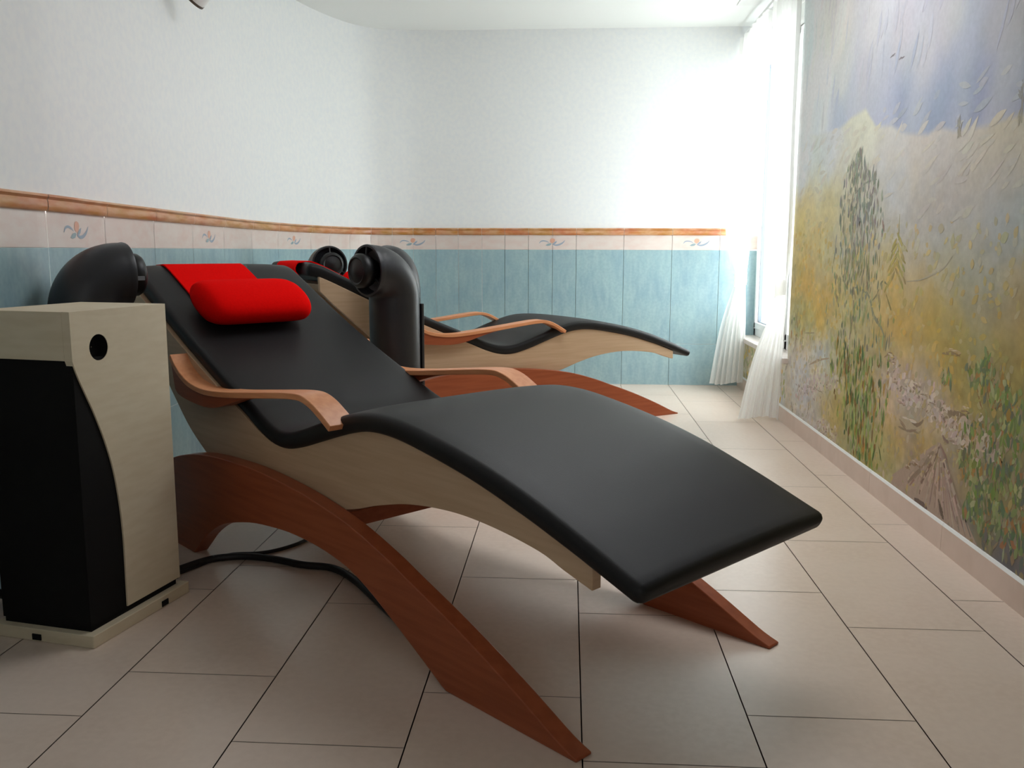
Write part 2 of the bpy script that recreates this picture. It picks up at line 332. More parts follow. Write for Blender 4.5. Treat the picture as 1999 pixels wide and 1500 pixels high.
LAND= [(4.128, 1.349, 188, 190, 186), (3.71, 1.362, 186, 186, 165), (3.658, 1.41, 192, 190, 160), (3.355, 1.282, 178, 175, 163), (3.07, 1.257, 176, 168, 155), (2.865, 1.225, 170, 163, 150), (2.69, 1.219, 168, 160, 142), (2.536, 1.214, 165, 155, 132), (2.428, 1.226, 155, 150, 125), (2.488, 1.103, 155, 145, 132), (2.846, 1.117, 160, 153, 145), (3.281, 1.151, 168, 168, 162), (4.277, 1.274, 185, 195, 185), (4.553, 1.298, 195, 200, 198), (4.333, 1.114, 190, 185, 150), (4.461, 1.072, 198, 178, 105), (4.153, 1.06, 185, 172, 115), (4.3, 0.948, 192, 165, 100), (4.191, 0.831, 180, 170, 115), (3.896, 0.922, 172, 165, 130), (3.525, 1.017, 165, 165, 150), (3.026, 1.017, 158, 155, 148), (2.909, 1.044, 150, 143, 128), (2.652, 1.002, 152, 148, 138), (2.412, 0.98, 135, 150, 150), (2.479, 0.888, 140, 145, 145), (2.804, 0.886, 150, 152, 145), (3.099, 0.935, 160, 158, 148), (3.492, 0.843, 165, 155, 120), (3.313, 0.773, 175, 155, 95), (3.078, 0.816, 155, 152, 130), (2.978, 0.753, 178, 148, 78), (2.788, 0.794, 150, 148, 125), (2.616, 0.801, 145, 145, 130), (2.382, 0.81, 140, 145, 140), (2.543, 0.747, 145, 143, 125), (4.348, 0.731, 188, 152, 75), (4.412, 0.58, 158, 155, 90), (4.074, 0.651, 188, 155, 72), (3.831, 0.579, 170, 160, 100), (3.522, 0.685, 165, 155, 95), (3.144, 0.674, 168, 142, 75), (3.248, 0.703, 178, 145, 72), (2.885, 0.693, 165, 138, 70), (2.706, 0.737, 170, 140, 58), (2.763, 0.656, 160, 135, 60), (2.533, 0.691, 140, 138, 105), (2.395, 0.73, 160, 122, 42), (2.59, 0.657, 150, 130, 65), (2.486, 0.764, 140, 145, 135), (2.347, 0.759, 165, 130, 50), (4.373, 0.383, 185, 180, 165), (4.102, 0.369, 180, 180, 168), (3.807, 0.452, 165, 155, 115), (3.431, 0.516, 165, 145, 90), (3.119, 0.535, 168, 142, 62), (2.946, 0.572, 160, 138, 60), (2.749, 0.579, 155, 130, 50), (2.578, 0.585, 145, 130, 60), (2.431, 0.618, 140, 135, 85), (2.326, 0.644, 150, 118, 45), (4.439, 0.222, 175, 172, 158), (4.079, 0.254, 168, 165, 150), (4.325, 0.139, 168, 165, 158), (3.936, 0.346, 165, 172, 150), (3.194, 0.407, 180, 165, 155), (2.923, 0.45, 172, 160, 150), (3.059, 0.463, 178, 165, 158), (2.761, 0.436, 172, 160, 152), (2.737, 0.511, 145, 122, 48), (2.56, 0.485, 138, 120, 55), (2.363, 0.546, 125, 125, 70), (2.602, 0.538, 140, 125, 55), (4.221, 0.083, 165, 162, 155), (4.044, 0.071, 150, 145, 138), (3.91, 0.213, 176, 140, 62), (3.882, 0.264, 172, 140, 70), (3.686, 0.189, 150, 140, 85), (3.392, 0.306, 150, 135, 85), (3.134, 0.353, 165, 150, 135), (2.913, 0.392, 165, 155, 148), (2.75, 0.374, 168, 156, 150), (2.988, 0.327, 128, 116, 85), (2.671, 0.343, 160, 148, 142), (2.547, 0.414, 118, 122, 70), (2.619, 0.445, 140, 120, 60), (3.163, 0.237, 168, 150, 78), (3.146, 0.148, 150, 150, 110), (2.973, 0.243, 165, 135, 62), (3.283, 0.173, 150, 135, 70), (2.815, 0.304, 140, 122, 52), (2.898, 0.311, 150, 128, 70), (2.841, 0.223, 150, 130, 75), (2.756, 0.195, 145, 124, 114), (2.638, 0.163, 132, 118, 108), (2.859, 0.091, 128, 112, 104), (2.995, 0.114, 140, 126, 118), (2.557, 0.095, 125, 112, 105), (2.522, 0.272, 135, 115, 70), (2.621, 0.262, 140, 112, 55), (2.445, 0.19, 115, 118, 80), (2.296, 0.316, 130, 105, 60), (2.37, 0.269, 120, 112, 70), (2.273, 0.187, 115, 112, 95), (2.313, 0.105, 95, 90, 90), (2.284, 0.4, 110, 112, 90), (2.416, 0.37, 108, 118, 75), (2.404, 0.13, 110, 105, 85), (2.233, 0.106, 75, 75, 80), (2.279, 0.506, 120, 110, 60)]
RIDGE= [(4.687, 1.481), (4.325, 1.436), (3.991, 1.419), (3.822, 1.441), (3.665, 1.45), (3.577, 1.393), (3.519, 1.357), (3.367, 1.346), (3.261, 1.309), (3.118, 1.284), (3.022, 1.271), (2.952, 1.285), (2.834, 1.258), (2.728, 1.25), (2.6, 1.243), (2.514, 1.248), (2.409, 1.248)]
TREE= [(3.715, 3.676, 1.282), (3.85, 3.621, 1.226), (3.878, 3.467, 1.18), (3.929, 3.411, 1.081), (3.953, 3.383, 0.981), (3.962, 3.414, 0.881), (4.012, 3.356, 0.759), (4.058, 3.209, 0.682), (4.04, 3.225, 0.601), (3.942, 3.244, 0.502), (3.931, 3.224, 0.382), (3.851, 3.258, 0.282), (3.774, 3.256, 0.186), (3.54, 3.288, 0.083)]
LINES= {'trunk': [(3.739, 1.246), (3.735, 1.085), (3.721, 0.942), (3.68, 0.758), (3.676, 0.634), (3.712, 0.505), (3.738, 0.46)], 'br1': [(3.743, 1.126), (3.611, 1.161), (3.484, 1.166)], 'br2': [(3.467, 0.708), (3.405, 0.74), (3.359, 0.789), (3.288, 0.777)], 'br3': [(3.693, 0.757), (3.533, 0.744), (3.467, 0.708), (3.43, 0.662), (3.339, 0.622), (3.295, 0.588)], 'br4': [(3.308, 0.745), (3.259, 0.702), (3.234, 0.682)], 'br5': [(3.486, 0.49), (3.459, 0.414), (3.465, 0.314), (3.464, 0.213)], 'br6': [(3.888, 0.879), (3.836, 0.794), (3.78, 0.754)], 'fir': [(3.224, 1.028), (3.223, 0.972), (3.212, 0.883), (3.197, 0.83)], 'firb': [(3.217, 0.94), (3.284, 0.897)], 'firc': [(3.217, 0.94), (3.129, 0.898)], 'fird': [(3.209, 0.892), (3.285, 0.847)], 'fire': [(3.209, 0.892), (3.14, 0.858)], 'fir2': [(2.793, 1.286), (2.785, 1.243)], 'fir3': [(2.429, 1.333), (2.415, 1.224)], 'b1': [(3.422, 1.589), (3.402, 1.592), (3.392, 1.592), (3.372, 1.595)], 'b2': [(3.332, 1.564), (3.313, 1.567), (3.298, 1.564), (3.279, 1.565)], 'rock1': [(2.757, 0.311), (2.787, 0.261), (2.831, 0.217), (2.872, 0.165), (2.885, 0.118)], 'rock2': [(2.757, 0.311), (2.715, 0.286), (2.691, 0.252), (2.646, 0.208), (2.61, 0.164), (2.559, 0.11)], 'rock3': [(2.923, 0.09), (2.859, 0.091), (2.816, 0.087)], 'rock4': [(2.739, 0.143), (2.71, 0.11), (2.691, 0.092)], 'rock5': [(2.744, 0.343), (2.723, 0.332), (2.697, 0.331)], 'p1': [(2.766, 0.424), (2.72, 0.419), (2.65, 0.427), (2.6, 0.431)], 'p2': [(2.99, 0.335), (2.946, 0.335), (2.914, 0.348), (2.895, 0.362)], 'p3': [(3.006, 0.174), (2.974, 0.199)], 'p4': [(2.944, 0.206), (2.892, 0.207)], 'p5': [(3.287, 0.518), (3.229, 0.54), (3.187, 0.534)], 'p6': [(2.789, 0.59), (2.734, 0.597), (2.681, 0.6)], 'p7': [(4.276, 0.365), (4.109, 0.408), (3.968, 0.432)], 'p8': [(4.378, 0.507), (4.217, 0.522)], 't1': [(3.873, 0.22), (3.919, 0.257)], 't2': [(4.244, 0.203), (4.265, 0.12)], 'st1': [(4.576, 0.134), (4.517, 0.051)], 'sh1': [(2.556, 0.552), (2.523, 0.492), (2.5, 0.467)], 'sh2': [(2.431, 0.535), (2.433, 0.5), (2.45, 0.476)], 'sh3': [(2.386, 0.521), (2.396, 0.499), (2.436, 0.478)], 'sh4': [(2.373, 0.448), (2.38, 0.406)], 'sh5': [(2.301, 0.423), (2.323, 0.398)], 'sh6': [(2.392, 0.396), (2.4, 0.359)], 'crk': [(2.868, 0.422), (2.853, 0.403)], 'low1': [(2.504, 0.261), (2.464, 0.214)], 'mt1': [(3.12, 0.798), (2.989, 0.81), (2.835, 0.847), (2.768, 0.886)]}
SHRUBS= [(2.556, 0.552, 0.044, 0.026), (2.459, 0.53, 0.063, 0.047), (2.387, 0.528, 0.054, 0.04), (2.496, 0.395, 0.075, 0.042), (2.408, 0.407, 0.05, 0.034), (2.342, 0.427, 0.066, 0.026), (2.31, 0.474, 0.051, 0.039), (2.543, 0.296, 0.056, 0.043), (2.593, 0.299, 0.026, 0.029), (2.423, 0.326, 0.071, 0.041), (2.484, 0.237, 0.059, 0.043), (2.391, 0.228, 0.05, 0.048), (2.311, 0.326, 0.064, 0.045), (2.329, 0.197, 0.053, 0.053), (2.26, 0.266, 0.037, 0.051), (2.256, 0.166, 0.05, 0.038), (2.423, 0.153, 0.043, 0.035), (2.504, 0.172, 0.046, 0.029), (2.758, 0.523, 0.029, 0.023), (4.548, 0.518, 0.101, 0.102), (2.503, 0.609, 0.024, 0.021)]
STONES= [(3.006, 0.323, 0.097, 0.027), (2.71, 0.604, 0.049, 0.009), (2.936, 0.208, 0.042, 0.01), (2.994, 0.182, 0.026, 0.008), (2.902, 0.445, 0.032, 0.008), (2.838, 0.431, 0.031, 0.008), (2.962, 0.426, 0.03, 0.007), (3.161, 0.448, 0.029, 0.007), (3.092, 0.387, 0.041, 0.009), (2.759, 0.428, 0.03, 0.009), (2.603, 0.448, 0.032, 0.012), (3.226, 0.525, 0.05, 0.017), (2.671, 0.343, 0.028, 0.007), (2.598, 0.328, 0.032, 0.009), (4.084, 0.277, 0.065, 0.011), (4.212, 0.269, 0.061, 0.01), (2.969, 0.465, 0.042, 0.008), (3.054, 0.438, 0.036, 0.007)]

def srgb2lin(c):
    c = np.asarray(c, float) / 255.0
    return np.where(c <= .04045, c / 12.92, ((c + .055) / 1.055) ** 2.4)
def vnoise(x, y, seed):
    r = np.random.default_rng(seed); G = r.random((256, 256)); xi = np.floor(x).astype(int); yi = np.floor(y).astype(int)
    fx = x - xi; fy = y - yi; fx = fx * fx * (3 - 2 * fx); fy = fy * fy * (3 - 2 * fy); g = lambda i, j: G[i % 256, j % 256]
    return (g(xi, yi) * (1 - fx) + g(xi + 1, yi) * fx) * (1 - fy) + (g(xi, yi + 1) * (1 - fx) + g(xi + 1, yi + 1) * fx) * fy
def fbm(x, y, s, seed):
    return sum(vnoise(x * s * 2 ** k, y * s * 2 ** k, seed + k) * .5 ** k for k in range(4)) / 1.875 - .5
def paint(Y, Z):
    """Colour of the painting at (Y, Z): soft blend of brush colours, sky above the ridge, meadow below."""
    wy = Y + .08 * fbm(Y, Z, 7, 11) + .04 * fbm(Y, Z, 25, 21); wz = Z + .06 * fbm(Y, Z, 7, 31) + .03 * fbm(Y, Z, 25, 41)
    def blend(data, sy, pw):
        D = np.array(data); num = np.zeros(Y.shape + (3,)); den = np.zeros(Y.shape)
        for y, z, r, g, b in D:
            w = 1.0 / ((((wy - y) / sy) ** 2 + (wz - z) ** 2) ** pw + 1e-4); num += w[..., None] * np.array([r, g, b]); den += w
        return num / den[..., None]
    sky = blend(SKY, 1.0, 1.7); land = blend(LAND, 1.25, 2.1)
    R = np.array(sorted(RIDGE)); rz = np.interp(Y, R[:, 0], R[:, 1]) + .01 * fbm(Y, Z, 12, 51)
    k = np.clip((Z - rz) / .02 + .5, 0, 1)[..., None]
    st = fbm(Y * 1.0 + Z * .5, Z * .45, 6, 61)                       # slanting strokes of the clouds
    sky = sky * (1 + .07 * st[..., None]) * np.array([1.0, 1.0, .965]) + np.array([4, -1, 5]) * fbm(Y, Z, 4, 71)[..., None] * 2
    low = np.clip((rz - Z) / .9, 0, 1)
    n1 = fbm(Y, Z, 9, 81); n2 = fbm(Y, Z * 1.4, 22, 91); n3 = fbm(Y * .6, Z * 1.6, 6, 97)
    land = land * np.array([1, 1, 1.03]) * (1 + (.05 + .2 * low)[..., None] * n2[..., None]) + (np.array([22, 4, -34]) * (n1 * (.2 + .9 * low))[..., None]) + np.array([-10, 10, 8]) * (n3 * low)[..., None]
    out = land * (1 - k) + sky * k; lum = out.mean(axis=-1, keepdims=True)
    return np.clip(lum * 1.02 + (out - lum) * .84, 8, 250)

def right_wall():
    def patch(y0, y1, z0, z1, st):
        ny, nz = int((y1 - y0) / st) + 1, int((z1 - z0) / st) + 1
        Y, Z = np.meshgrid(np.linspace(y0, y1, ny), np.linspace(z0, z1, nz), indexing='ij')
        V = np.stack([np.full(Y.size, XR), Y.ravel(), Z.ravel()], 1); C = paint(Y, Z).reshape(-1, 3)
        i = np.arange((ny - 1) * (nz - 1)); a = (i // (nz - 1)) * nz + i % (nz - 1)
        return V, np.stack([a, a + 1, a + nz + 1, a + nz], 1), C
    V, F, C = [], [], []; n = 0; first = None
    for args in ((1.7, WIN_Y0, 0, ZC, .0085), (WIN_Y0, YF, 0, WIN_Z0 - .03, .011), (YB, 1.7, 0, ZC, .05)):
        v, f, c = patch(*args); V.append(v); F.append(f + n); C.append(c); n += len(v)
        if first is None: first = c.reshape(int((WIN_Y0 - 1.7) / .0085) + 1, -1, 3)
    V = np.vstack(V).tolist(); F = np.vstack(F).tolist(); C = np.vstack(C).tolist()
    def base(y, z):
        a, b = first.shape[:2]; return first[int(min(max((y - 1.7) / (WIN_Y0 - 1.7) * (a - 1), 0), a - 1)), int(min(max(z / ZC * (b - 1), 0), b - 1))]
    def poly(pts, col, lift, k=1.0):
        i = len(V); bc = base(pts[0][0], pts[0][1]); cc = [bc[q] * (1 - k) + min(255, max(4, col[q])) * k for q in range(3)]
        lift = .00012 + lift * .22 + random.random() * .00012
        for y, z in pts: V.append((XR - lift, y, max(z, .02))); C.append(cc)
        F.append(tuple(range(i, i + len(pts))))
    def leaf(y, z, ln, w, ang, col, lift=.0012, k=.75):
        ca, sa = math.cos(ang), math.sin(ang); P = []
        for t, q in ((-.5, .0), (-.3, .7), (0, 1), (.25, .7), (.5, 0), (.2, -.8), (-.1, -1), (-.35, -.6)): P.append((y + ca * w * q * random.uniform(.7, 1.2) - sa * ln * t, z + sa * w * q + ca * ln * t))
        poly(P, col, lift + random.random() * .0006, k)
    def stroke(pts, w, col, lift=.001, k=.75):
        c = catmull(pts, 6); m = len(c); L = []; R = []
        for i in range(m):
            t = c[min(i + 1, m - 1)] - c[max(i - 1, 0)]; t = t / (np.linalg.norm(t) + 1e-9); ww = w * (.3 + .7 * math.sin(math.pi * (i + .5) / m)) * random.uniform(.75, 1.2); nr = np.array([-t[1], t[0]]) * ww
            L.append(c[i] - nr); R.append(c[i] + nr)
        for i in range(m - 1): poly([L[i], L[i + 1], R[i + 1], R[i]], col, lift, k)
    jit = lambda c, a: [x + random.uniform(-a, a) for x in c]
    def dabs(y0, y1, z0, z1, n_, cols, ln, w, tilt, k):
        for _ in range(n_): leaf(random.uniform(y0, y1), random.uniform(z0, z1), random.uniform(*ln), random.uniform(*w), random.gauss(*tilt), jit(random.choice(cols), 7), .0008, k)
    # loose dabs that break up the meadow, the stony path and the clouds
    dabs(1.9, 4.65, .35, 1.0, 900, [(190, 156, 74), (160, 150, 96), (176, 140, 60), (168, 164, 140), (150, 140, 84)], (.015, .05), (.006, .016), (1.2, .5), .35)
    dabs(1.9, 4.65, .06, .5, 900, [(178, 166, 156), (150, 136, 124), (160, 140, 84), (128, 122, 84), (176, 150, 84), (140, 126, 116)], (.012, .04), (.004, .012), (.8, .7), .4)
    dabs(2.2, 4.6, 1.0, 1.42, 160, [(176, 168, 150), (160, 158, 148), (180, 172, 152)], (.04, .12), (.006, .014), (1.3, .25), .25)
    dabs(2.2, 4.6, 1.5, 2.2, 160, [(150, 152, 172), (172, 170, 178), (146, 148, 168)], (.06, .16), (.008, .02), (.25, .2), .14)
    for _ in range(150): leaf(random.uniform(4.72, 5.95), random.uniform(.09, .30), random.uniform(.02, .06), random.uniform(.008, .016), random.gauss(.6, .6), jit(random.choice([(190, 156, 74), (150, 150, 96), (186, 178, 166), (160, 150, 140), (128, 136, 90)]), 8), .0008, .8)
    for ln_, wd in zip([[(3.216, 0.471), (3.029, 0.428), (2.856, 0.419), (2.715, 0.389), (2.572, 0.372), (2.419, 0.386)], [(4.456, 0.206), (4.171, 0.283), (3.825, 0.357)], [(4.256, 0.027), (4.051, 0.105), (3.812, 0.097)]], (.05, .045, .05)):   # stony paths
        cc_ = catmull(ln_, 14)
        for q in range(len(cc_)):
            for _ in range(5): leaf(cc_[q][0] + random.gauss(0, .03), cc_[q][1] + random.gauss(0, .5) * wd, random.uniform(.02, .05), random.uniform(.006, .014), 1.3 + random.gauss(0, .4), jit(random.choice([(180, 166, 158), (168, 152, 144), (190, 180, 174), (150, 136, 126), (172, 158, 156)]), 7), .0009, .6)
            leaf(cc_[q][0] + random.gauss(0, .03), cc_[q][1] + random.gauss(0, .5) * wd, random.uniform(.012, .03), random.uniform(.003, .006), 1.4 + random.gauss(0, .5), jit((112, 96, 82), 8), .0012, .6)
    # tall tree
    T = TREE; tz = [t[2] for t in T][::-1]; ta = [t[0] for t in T][::-1]; tb = [t[1] for t in T][::-1]
    for k, w, col in (('trunk', .006, (112, 100, 92)), ('br1', .0045, (116, 118, 108)), ('br2', .005, (108, 108, 84)), ('br3', .009, (112, 116, 98)), ('br4', .005, (112, 106, 66)), ('br5', .0035, (124, 100, 66)), ('br6', .005, (116, 106, 84))):
        stroke(LINES[k], w, col)
    up = [(112, 118, 106), (128, 134, 118), (146, 148, 134), (102, 108, 100), (120, 116, 104)]; mid = [(118, 122, 90), (132, 134, 94), (104, 112, 86), (132, 124, 84), (98, 106, 86), (140, 144, 112)]; dn = [(104, 118, 58), (128, 142, 76), (76, 94, 52), (146, 152, 92), (104, 78, 46), (148, 116, 58), (68, 84, 50), (116, 132, 80)]
    for i in range(1150):
        z = tz[0] + (tz[-1] - tz[0]) * random.random(); a, b = np.interp(z, tz, ta), np.interp(z, tz, tb)
        q = max(-1, min(1, random.gauss(0, .5))); y = (a + b) / 2 + (b - a) / 2 * q; f = (z - tz[0]) / (tz[-1] - tz[0])
        if .36 < f < .58 and random.random() < .35: continue
        col = random.choice(up if f > .66 else (mid if f > .36 else dn)); s = 1 if f > .4 else 1.2
        leaf(y, z + .01, random.uniform(.022, .06) * s, random.uniform(.004, .010) * s, random.gauss(0, .2), jit(col, 9), .0012, .85)
    # firs, birds
    for k in ('fir', 'firb', 'firc', 'fird', 'fire'): stroke(LINES[k], .004 if k == 'fir' else .006, (128, 118, 66))
    (fy, fz0), (_, fz1) = LINES['fir'][0], LINES['fir'][-1]
    for lev in range(5):
        f = .38 + .15 * lev
        for sd in (-1, 1):
            for q in range(9):
                r_ = random.random() * .09 * (f + .1); z = fz0 + (fz1 - fz0) * f - r_ * .75
                leaf(fy + sd * r_, z, .045, .007, sd * .8 + random.uniform(-.2, .2), jit(random.choice([(146, 134, 74), (124, 120, 70), (156, 144, 84)]), 8), .0012, .7)
    for k in ('fir2', 'fir3'):
        stroke(LINES[k], .004, (124, 120, 106))
        (y, z0), (_, z1) = LINES[k][0], LINES[k][-1]
        for q in range(16): leaf(y + random.gauss(0, .009), random.uniform(min(z0, z1), max(z0, z1)), .03, .004, random.gauss(0, .4), (120, 116, 100), .0012, .6)
    for k in ('b1', 'b2'): stroke(LINES[k], .0032, (104, 96, 98), .0014)
    # big rock at the skirting, other rock edges, twigs
    ay, az = 2.758, .315
    foot = [(3.13, .085), (3.02, .08), (2.92, .075), (2.84, .075), (2.75, .075), (2.66, .075), (2.55, .075), (2.47, .075)]
    poly([(ay + .015, az), (3.13, .12), (3.14, .08)] + foot[1:] + [(2.47, .09), (2.60, .17), (2.70, .26), (ay - .01, az)], (146, 128, 118), .0009, .8)
    for i in range(90):
        t = random.random(); y1 = 3.1 - .62 * t; q = random.random() ** .7; s = random.uniform(.0, .5)
        stroke([(ay + (y1 - ay) * s, az + (.08 - az) * s), (ay + (y1 - ay) * (s + q * (1 - s)) + random.uniform(-.01, .01), az + (.08 - az) * (s + q * (1 - s)))], random.uniform(.003, .009), jit(random.choice([(160, 142, 132), (128, 110, 102), (170, 152, 144), (116, 100, 92), (138, 122, 112)]), 6), .0012, .7)
    for k, w, col in (('rock1', .009, (100, 82, 76)), ('rock2', .008, (120, 94, 90)), ('rock3', .013, (84, 70, 66)), ('rock4', .010, (84, 72, 62)), ('rock5', .007, (112, 92, 86)), ('p1', .008, (112, 96, 80)), ('p2', .007, (108, 92, 76)), ('p3', .006, (112, 90, 70)), ('p4', .005, (112, 86, 66)), ('p5', .005, (126, 106, 82)), ('p6', .006, (122, 106, 84)), ('p7', .006, (146, 128, 102)), ('p8', .004, (140, 128, 102)), ('t1', .004, (124, 112, 96)), ('t2', .004, (118, 108, 94)), ('st1', .008, (118, 106, 84)), ('sh1', .0035, (122, 90, 60)), ('sh2', .004, (124, 86, 56)), ('sh3', .004, (112, 80, 54)), ('sh4', .0035, (116, 80, 50)), ('sh5', .004, (98, 90, 76)), ('sh6', .004, (122, 82, 48)), ('crk', .003, (108, 94, 88)), ('low1', .004, (104, 86, 62)), ('mt1', .003, (146, 140, 124))):
        stroke(LINES[k], w, col, .0013)
    for (y, z, ry, rz_) in STONES:
        P = [(y + ry * math.cos(t) * random.uniform(.75, 1.15), z + rz_ * math.sin(t) * random.uniform(.75, 1.15)) for t in np.linspace(0, 2 * math.pi, 13)[:-1]]
        poly(P, jit((156, 140, 124), 8), .0010, .6)
        for q in range(6): leaf(y + random.uniform(-.8, .8) * ry, z - rz_ * random.uniform(.2, .9), ry * .8, rz_ * .16, 1.57 + random.uniform(-.3, .3), jit((112, 94, 80), 8), .0012, .6)
        for q in range(3): leaf(y + random.uniform(-.5, .5) * ry, z + rz_ * random.uniform(.3, .8), ry * .7, rz_ * .14, 1.5, jit((190, 180, 168), 6), .0014, .7)
    g2 = [(86, 106, 68), (106, 124, 76), (72, 92, 66), (124, 138, 88), (92, 118, 52), (146, 154, 110), (146, 104, 58), (80, 94, 82), (134, 124, 100)]
    for n_, (y, z, ry, rz_) in enumerate(SHRUBS):
        for i in range(46 if n_ < 18 else 24):
            leaf(y + random.gauss(0, .6) * ry, z + random.gauss(0, .6) * rz_, random.uniform(.015, .05), random.uniform(.004, .012), random.gauss(0, .45), jit(random.choice(g2), 8), .0012, .68)
        for i in range(3): stroke([(y + random.uniform(-.4, .4) * ry, z - rz_ * 1.1), (y + random.uniform(-.6, .6) * ry, z), (y + random.uniform(-.9, .9) * ry, z + rz_)], .0025, jit((112, 88, 60), 10), .0011, .6)
    me = bpy.data.meshes.new('wall_right'); me.from_pydata(V, [], F); me.update()
    ca = me.attributes.new('paint', 'FLOAT_COLOR', 'POINT')
    c = np.clip(srgb2lin(np.array(C)) * 1.58, 0, .92); ca.data.foreach_set('color', np.c_[c, np.ones(len(c))].astype(np.float32).ravel())
    me.materials.append(M['mural'])
    o = bpy.data.objects.new('wall_right', me); COL.objects.link(o); tag(o, kind='structure')
    # lintel and the plastered sides of the recess belong to the wall
    mb = MB(); mb.face([(XR, WIN_Y0, WIN_Z1), (XR, YF, WIN_Z1), (XR, YF, ZC), (XR, WIN_Y0, ZC)])
    mb.face([(XR, WIN_Y0, WIN_Z0 - .03), (XR + REVEAL, WIN_Y0, WIN_Z0 - .03), (XR + REVEAL, WIN_Y0, WIN_Z1), (XR, WIN_Y0, WIN_Z1)])
    mb.face([(XR, WIN_Y0, WIN_Z1), (XR, YF, WIN_Z1), (XR + REVEAL, YF, WIN_Z1), (XR + REVEAL, WIN_Y0, WIN_Z1)])
    mb.face([(XR, YF + .0005, 1.0), (XR + REVEAL, YF + .0005, 1.0), (XR + REVEAL, YF + .0005, ZC), (XR, YF + .0005, ZC)])
    mb.build('window_recess', M['plaster'], o, fix=False)
right_wall()
# tiled skirting of the right wall
mb = MB(); y = YB
for y0, y1 in [(YB, .06), (.06, .71), (.71, 1.36), (1.36, 2.02), (2.02, 2.675), (2.675, 3.33), (3.33, 3.98), (3.98, 4.63), (4.63, 5.28), (5.28, YF)]:
    mb.box(XR - .010, y0 + .0008, 0, XR + .002, y1 - .0008, .078); mb.prism([(XR - .010, .078), (XR - .006, .085), (XR + .002, .085), (XR + .002, .078)], y0 + .0008, y1 - .0008, lambda a, b, c: (a, c, b), 1)
tag(mb.build('baseboard_right', [M['skirt'], M['grout']]), kind='structure')

# ------------------------------------------------------------------ window
def window():
    xf = XR + REVEAL - .055; x1 = XR + REVEAL + .01
    w = empty('window_1', (XR + REVEAL, (WIN_Y0 + YF) / 2, WIN_Z0), kind='structure'); W = Matrix.Translation(-w.location)
    def part(mb, name, m, bevel=0.0):
        mb.v = [tuple(W @ Vector(p)) for p in mb.v]; return mb.build(name, m, w, bevel=bevel)
    ya, yb, za, zb = WIN_Y0, YF - .002, WIN_Z0, WIN_Z1; zt = 2.09; ym = 5.12; t = .05
    mb = MB()
    for a in ((ya, yb, za, za + t), (ya, yb, zb - t, zb), (ya, ya + t, za, zb), (yb - t, yb, za, zb), (ya, yb, zt, zt + t), (ym - t / 2, ym + t / 2, za, zt)): mb.box(xf, a[0], a[2], x1, a[1], a[3])
    part(mb, 'window_frame', M['white'], .003)
    mb = MB()
    for y0, y1 in ((ya + t, ym - t / 2), (ym + t / 2, yb - t)):      # sashes
        z0, z1 = za + t, zt; q = .045
        for a in ((y0, y1, z0, z0 + q), (y0, y1, z1 - q, z1), (y0, y0 + q, z0, z1), (y1 - q, y1, z0, z1)): mb.box(xf - .012, a[0] + .002, a[2] + .002, x1 - .02, a[1] - .002, a[3] - .002)
    part(mb, 'window_sash', M['white'], .004)
    mb = MB()
    for y0, y1 in ((ya + t, ym - t / 2), (ym + t / 2, yb - t)):
        z0, z1 = za + t + .043, zt - .043; y0 += .043; y1 -= .043; q = .006
        for a in ((y0, y1, z0, z0 + q), (y0, y1, z1 - q, z1), (y0, y0 + q, z0, z1), (y1 - q, y1, z0, z1)): mb.box(xf + .006, a[0], a[2], xf + .03, a[1], a[3])
    part(mb, 'gasket', M['seal'])
    mb = MB(); mb.box(xf + .015, ya + t, za + t, xf + .021, yb - t, zt); part(mb, 'window_pane', M['glass'])
    mb = MB(); mb.box(xf + .01, ya + t, zt + t, xf + .03, yb - t, zb - t); part(mb, 'shutter_box', M['ceiling'])
    mb = MB(); mb.box(XR - .025, WIN_Y0 - .015, WIN_Z0 - .03, XR + REVEAL, YF, WIN_Z0); o = part(mb, 'window_sill', M['sill'], .004); o['label'] = 'pale marble window sill'
window()
mb = MB(); mb.box(.952, 4.95, ZC - .006, 1.118, 5.49, ZC); o = mb.build('ceiling_vent', M['white'], bevel=.002)
tag(o, 'flush white rectangular panel in the ceiling beside the window', 'vent')

# ------------------------------------------------------------------ relaxation lounger (s along, b across, z up)
MAT_TOP = [(.088, .349), (.05, .364), (0, .384), (-.067, .410), (-.197, .456), (-.34, .495), (-.506, .527), (-.606, .539), (-.694, .537), (-.777, .520), (-.89, .485), (-.987, .453), (-1.064, .435), (-1.13, .437), (-1.20, .458), (-1.27, .488), (-1.36, .525), (-1.5, .583), (-1.65, .650), (-1.8, .724), (-1.95, .800), (-2.02, .832), (-2.06, .842)]
SX, SY = 0.95, 0.35
def L_(s, b, z): return (s + SX, b - SY, z)
_mt = catmull(MAT_TOP, 5)
def resample(P, step):
    t = np.r_[0, np.cumsum(np.linalg.norm(np.diff(P, axis=0), axis=1))]; q = np.linspace(0, t[-1], int(t[-1] / step) + 1)
    return np.stack([np.interp(q, t, P[:, 0]), np.interp(q, t, P[:, 1])], 1)
MT = resample(_mt, .02)
_tg = np.gradient(MT, axis=0); _tg /= np.linalg.norm(_tg, axis=1)[:, None]; MN = np.stack([_tg[:, 1], -_tg[:, 0]], 1)     # upward normals
def b0(s): return float(np.interp(s, [-2.1, -1.75, -1.25, -.9, .2], [.058, .056, .046, .03, .03]))
def on_mat(s, h):
    """Point h above the mattress surface at station s."""
    i = int(np.argmin(abs(MT[:, 0] - s))); p = MT[i] + MN[i] * h; return p[0], p[1]

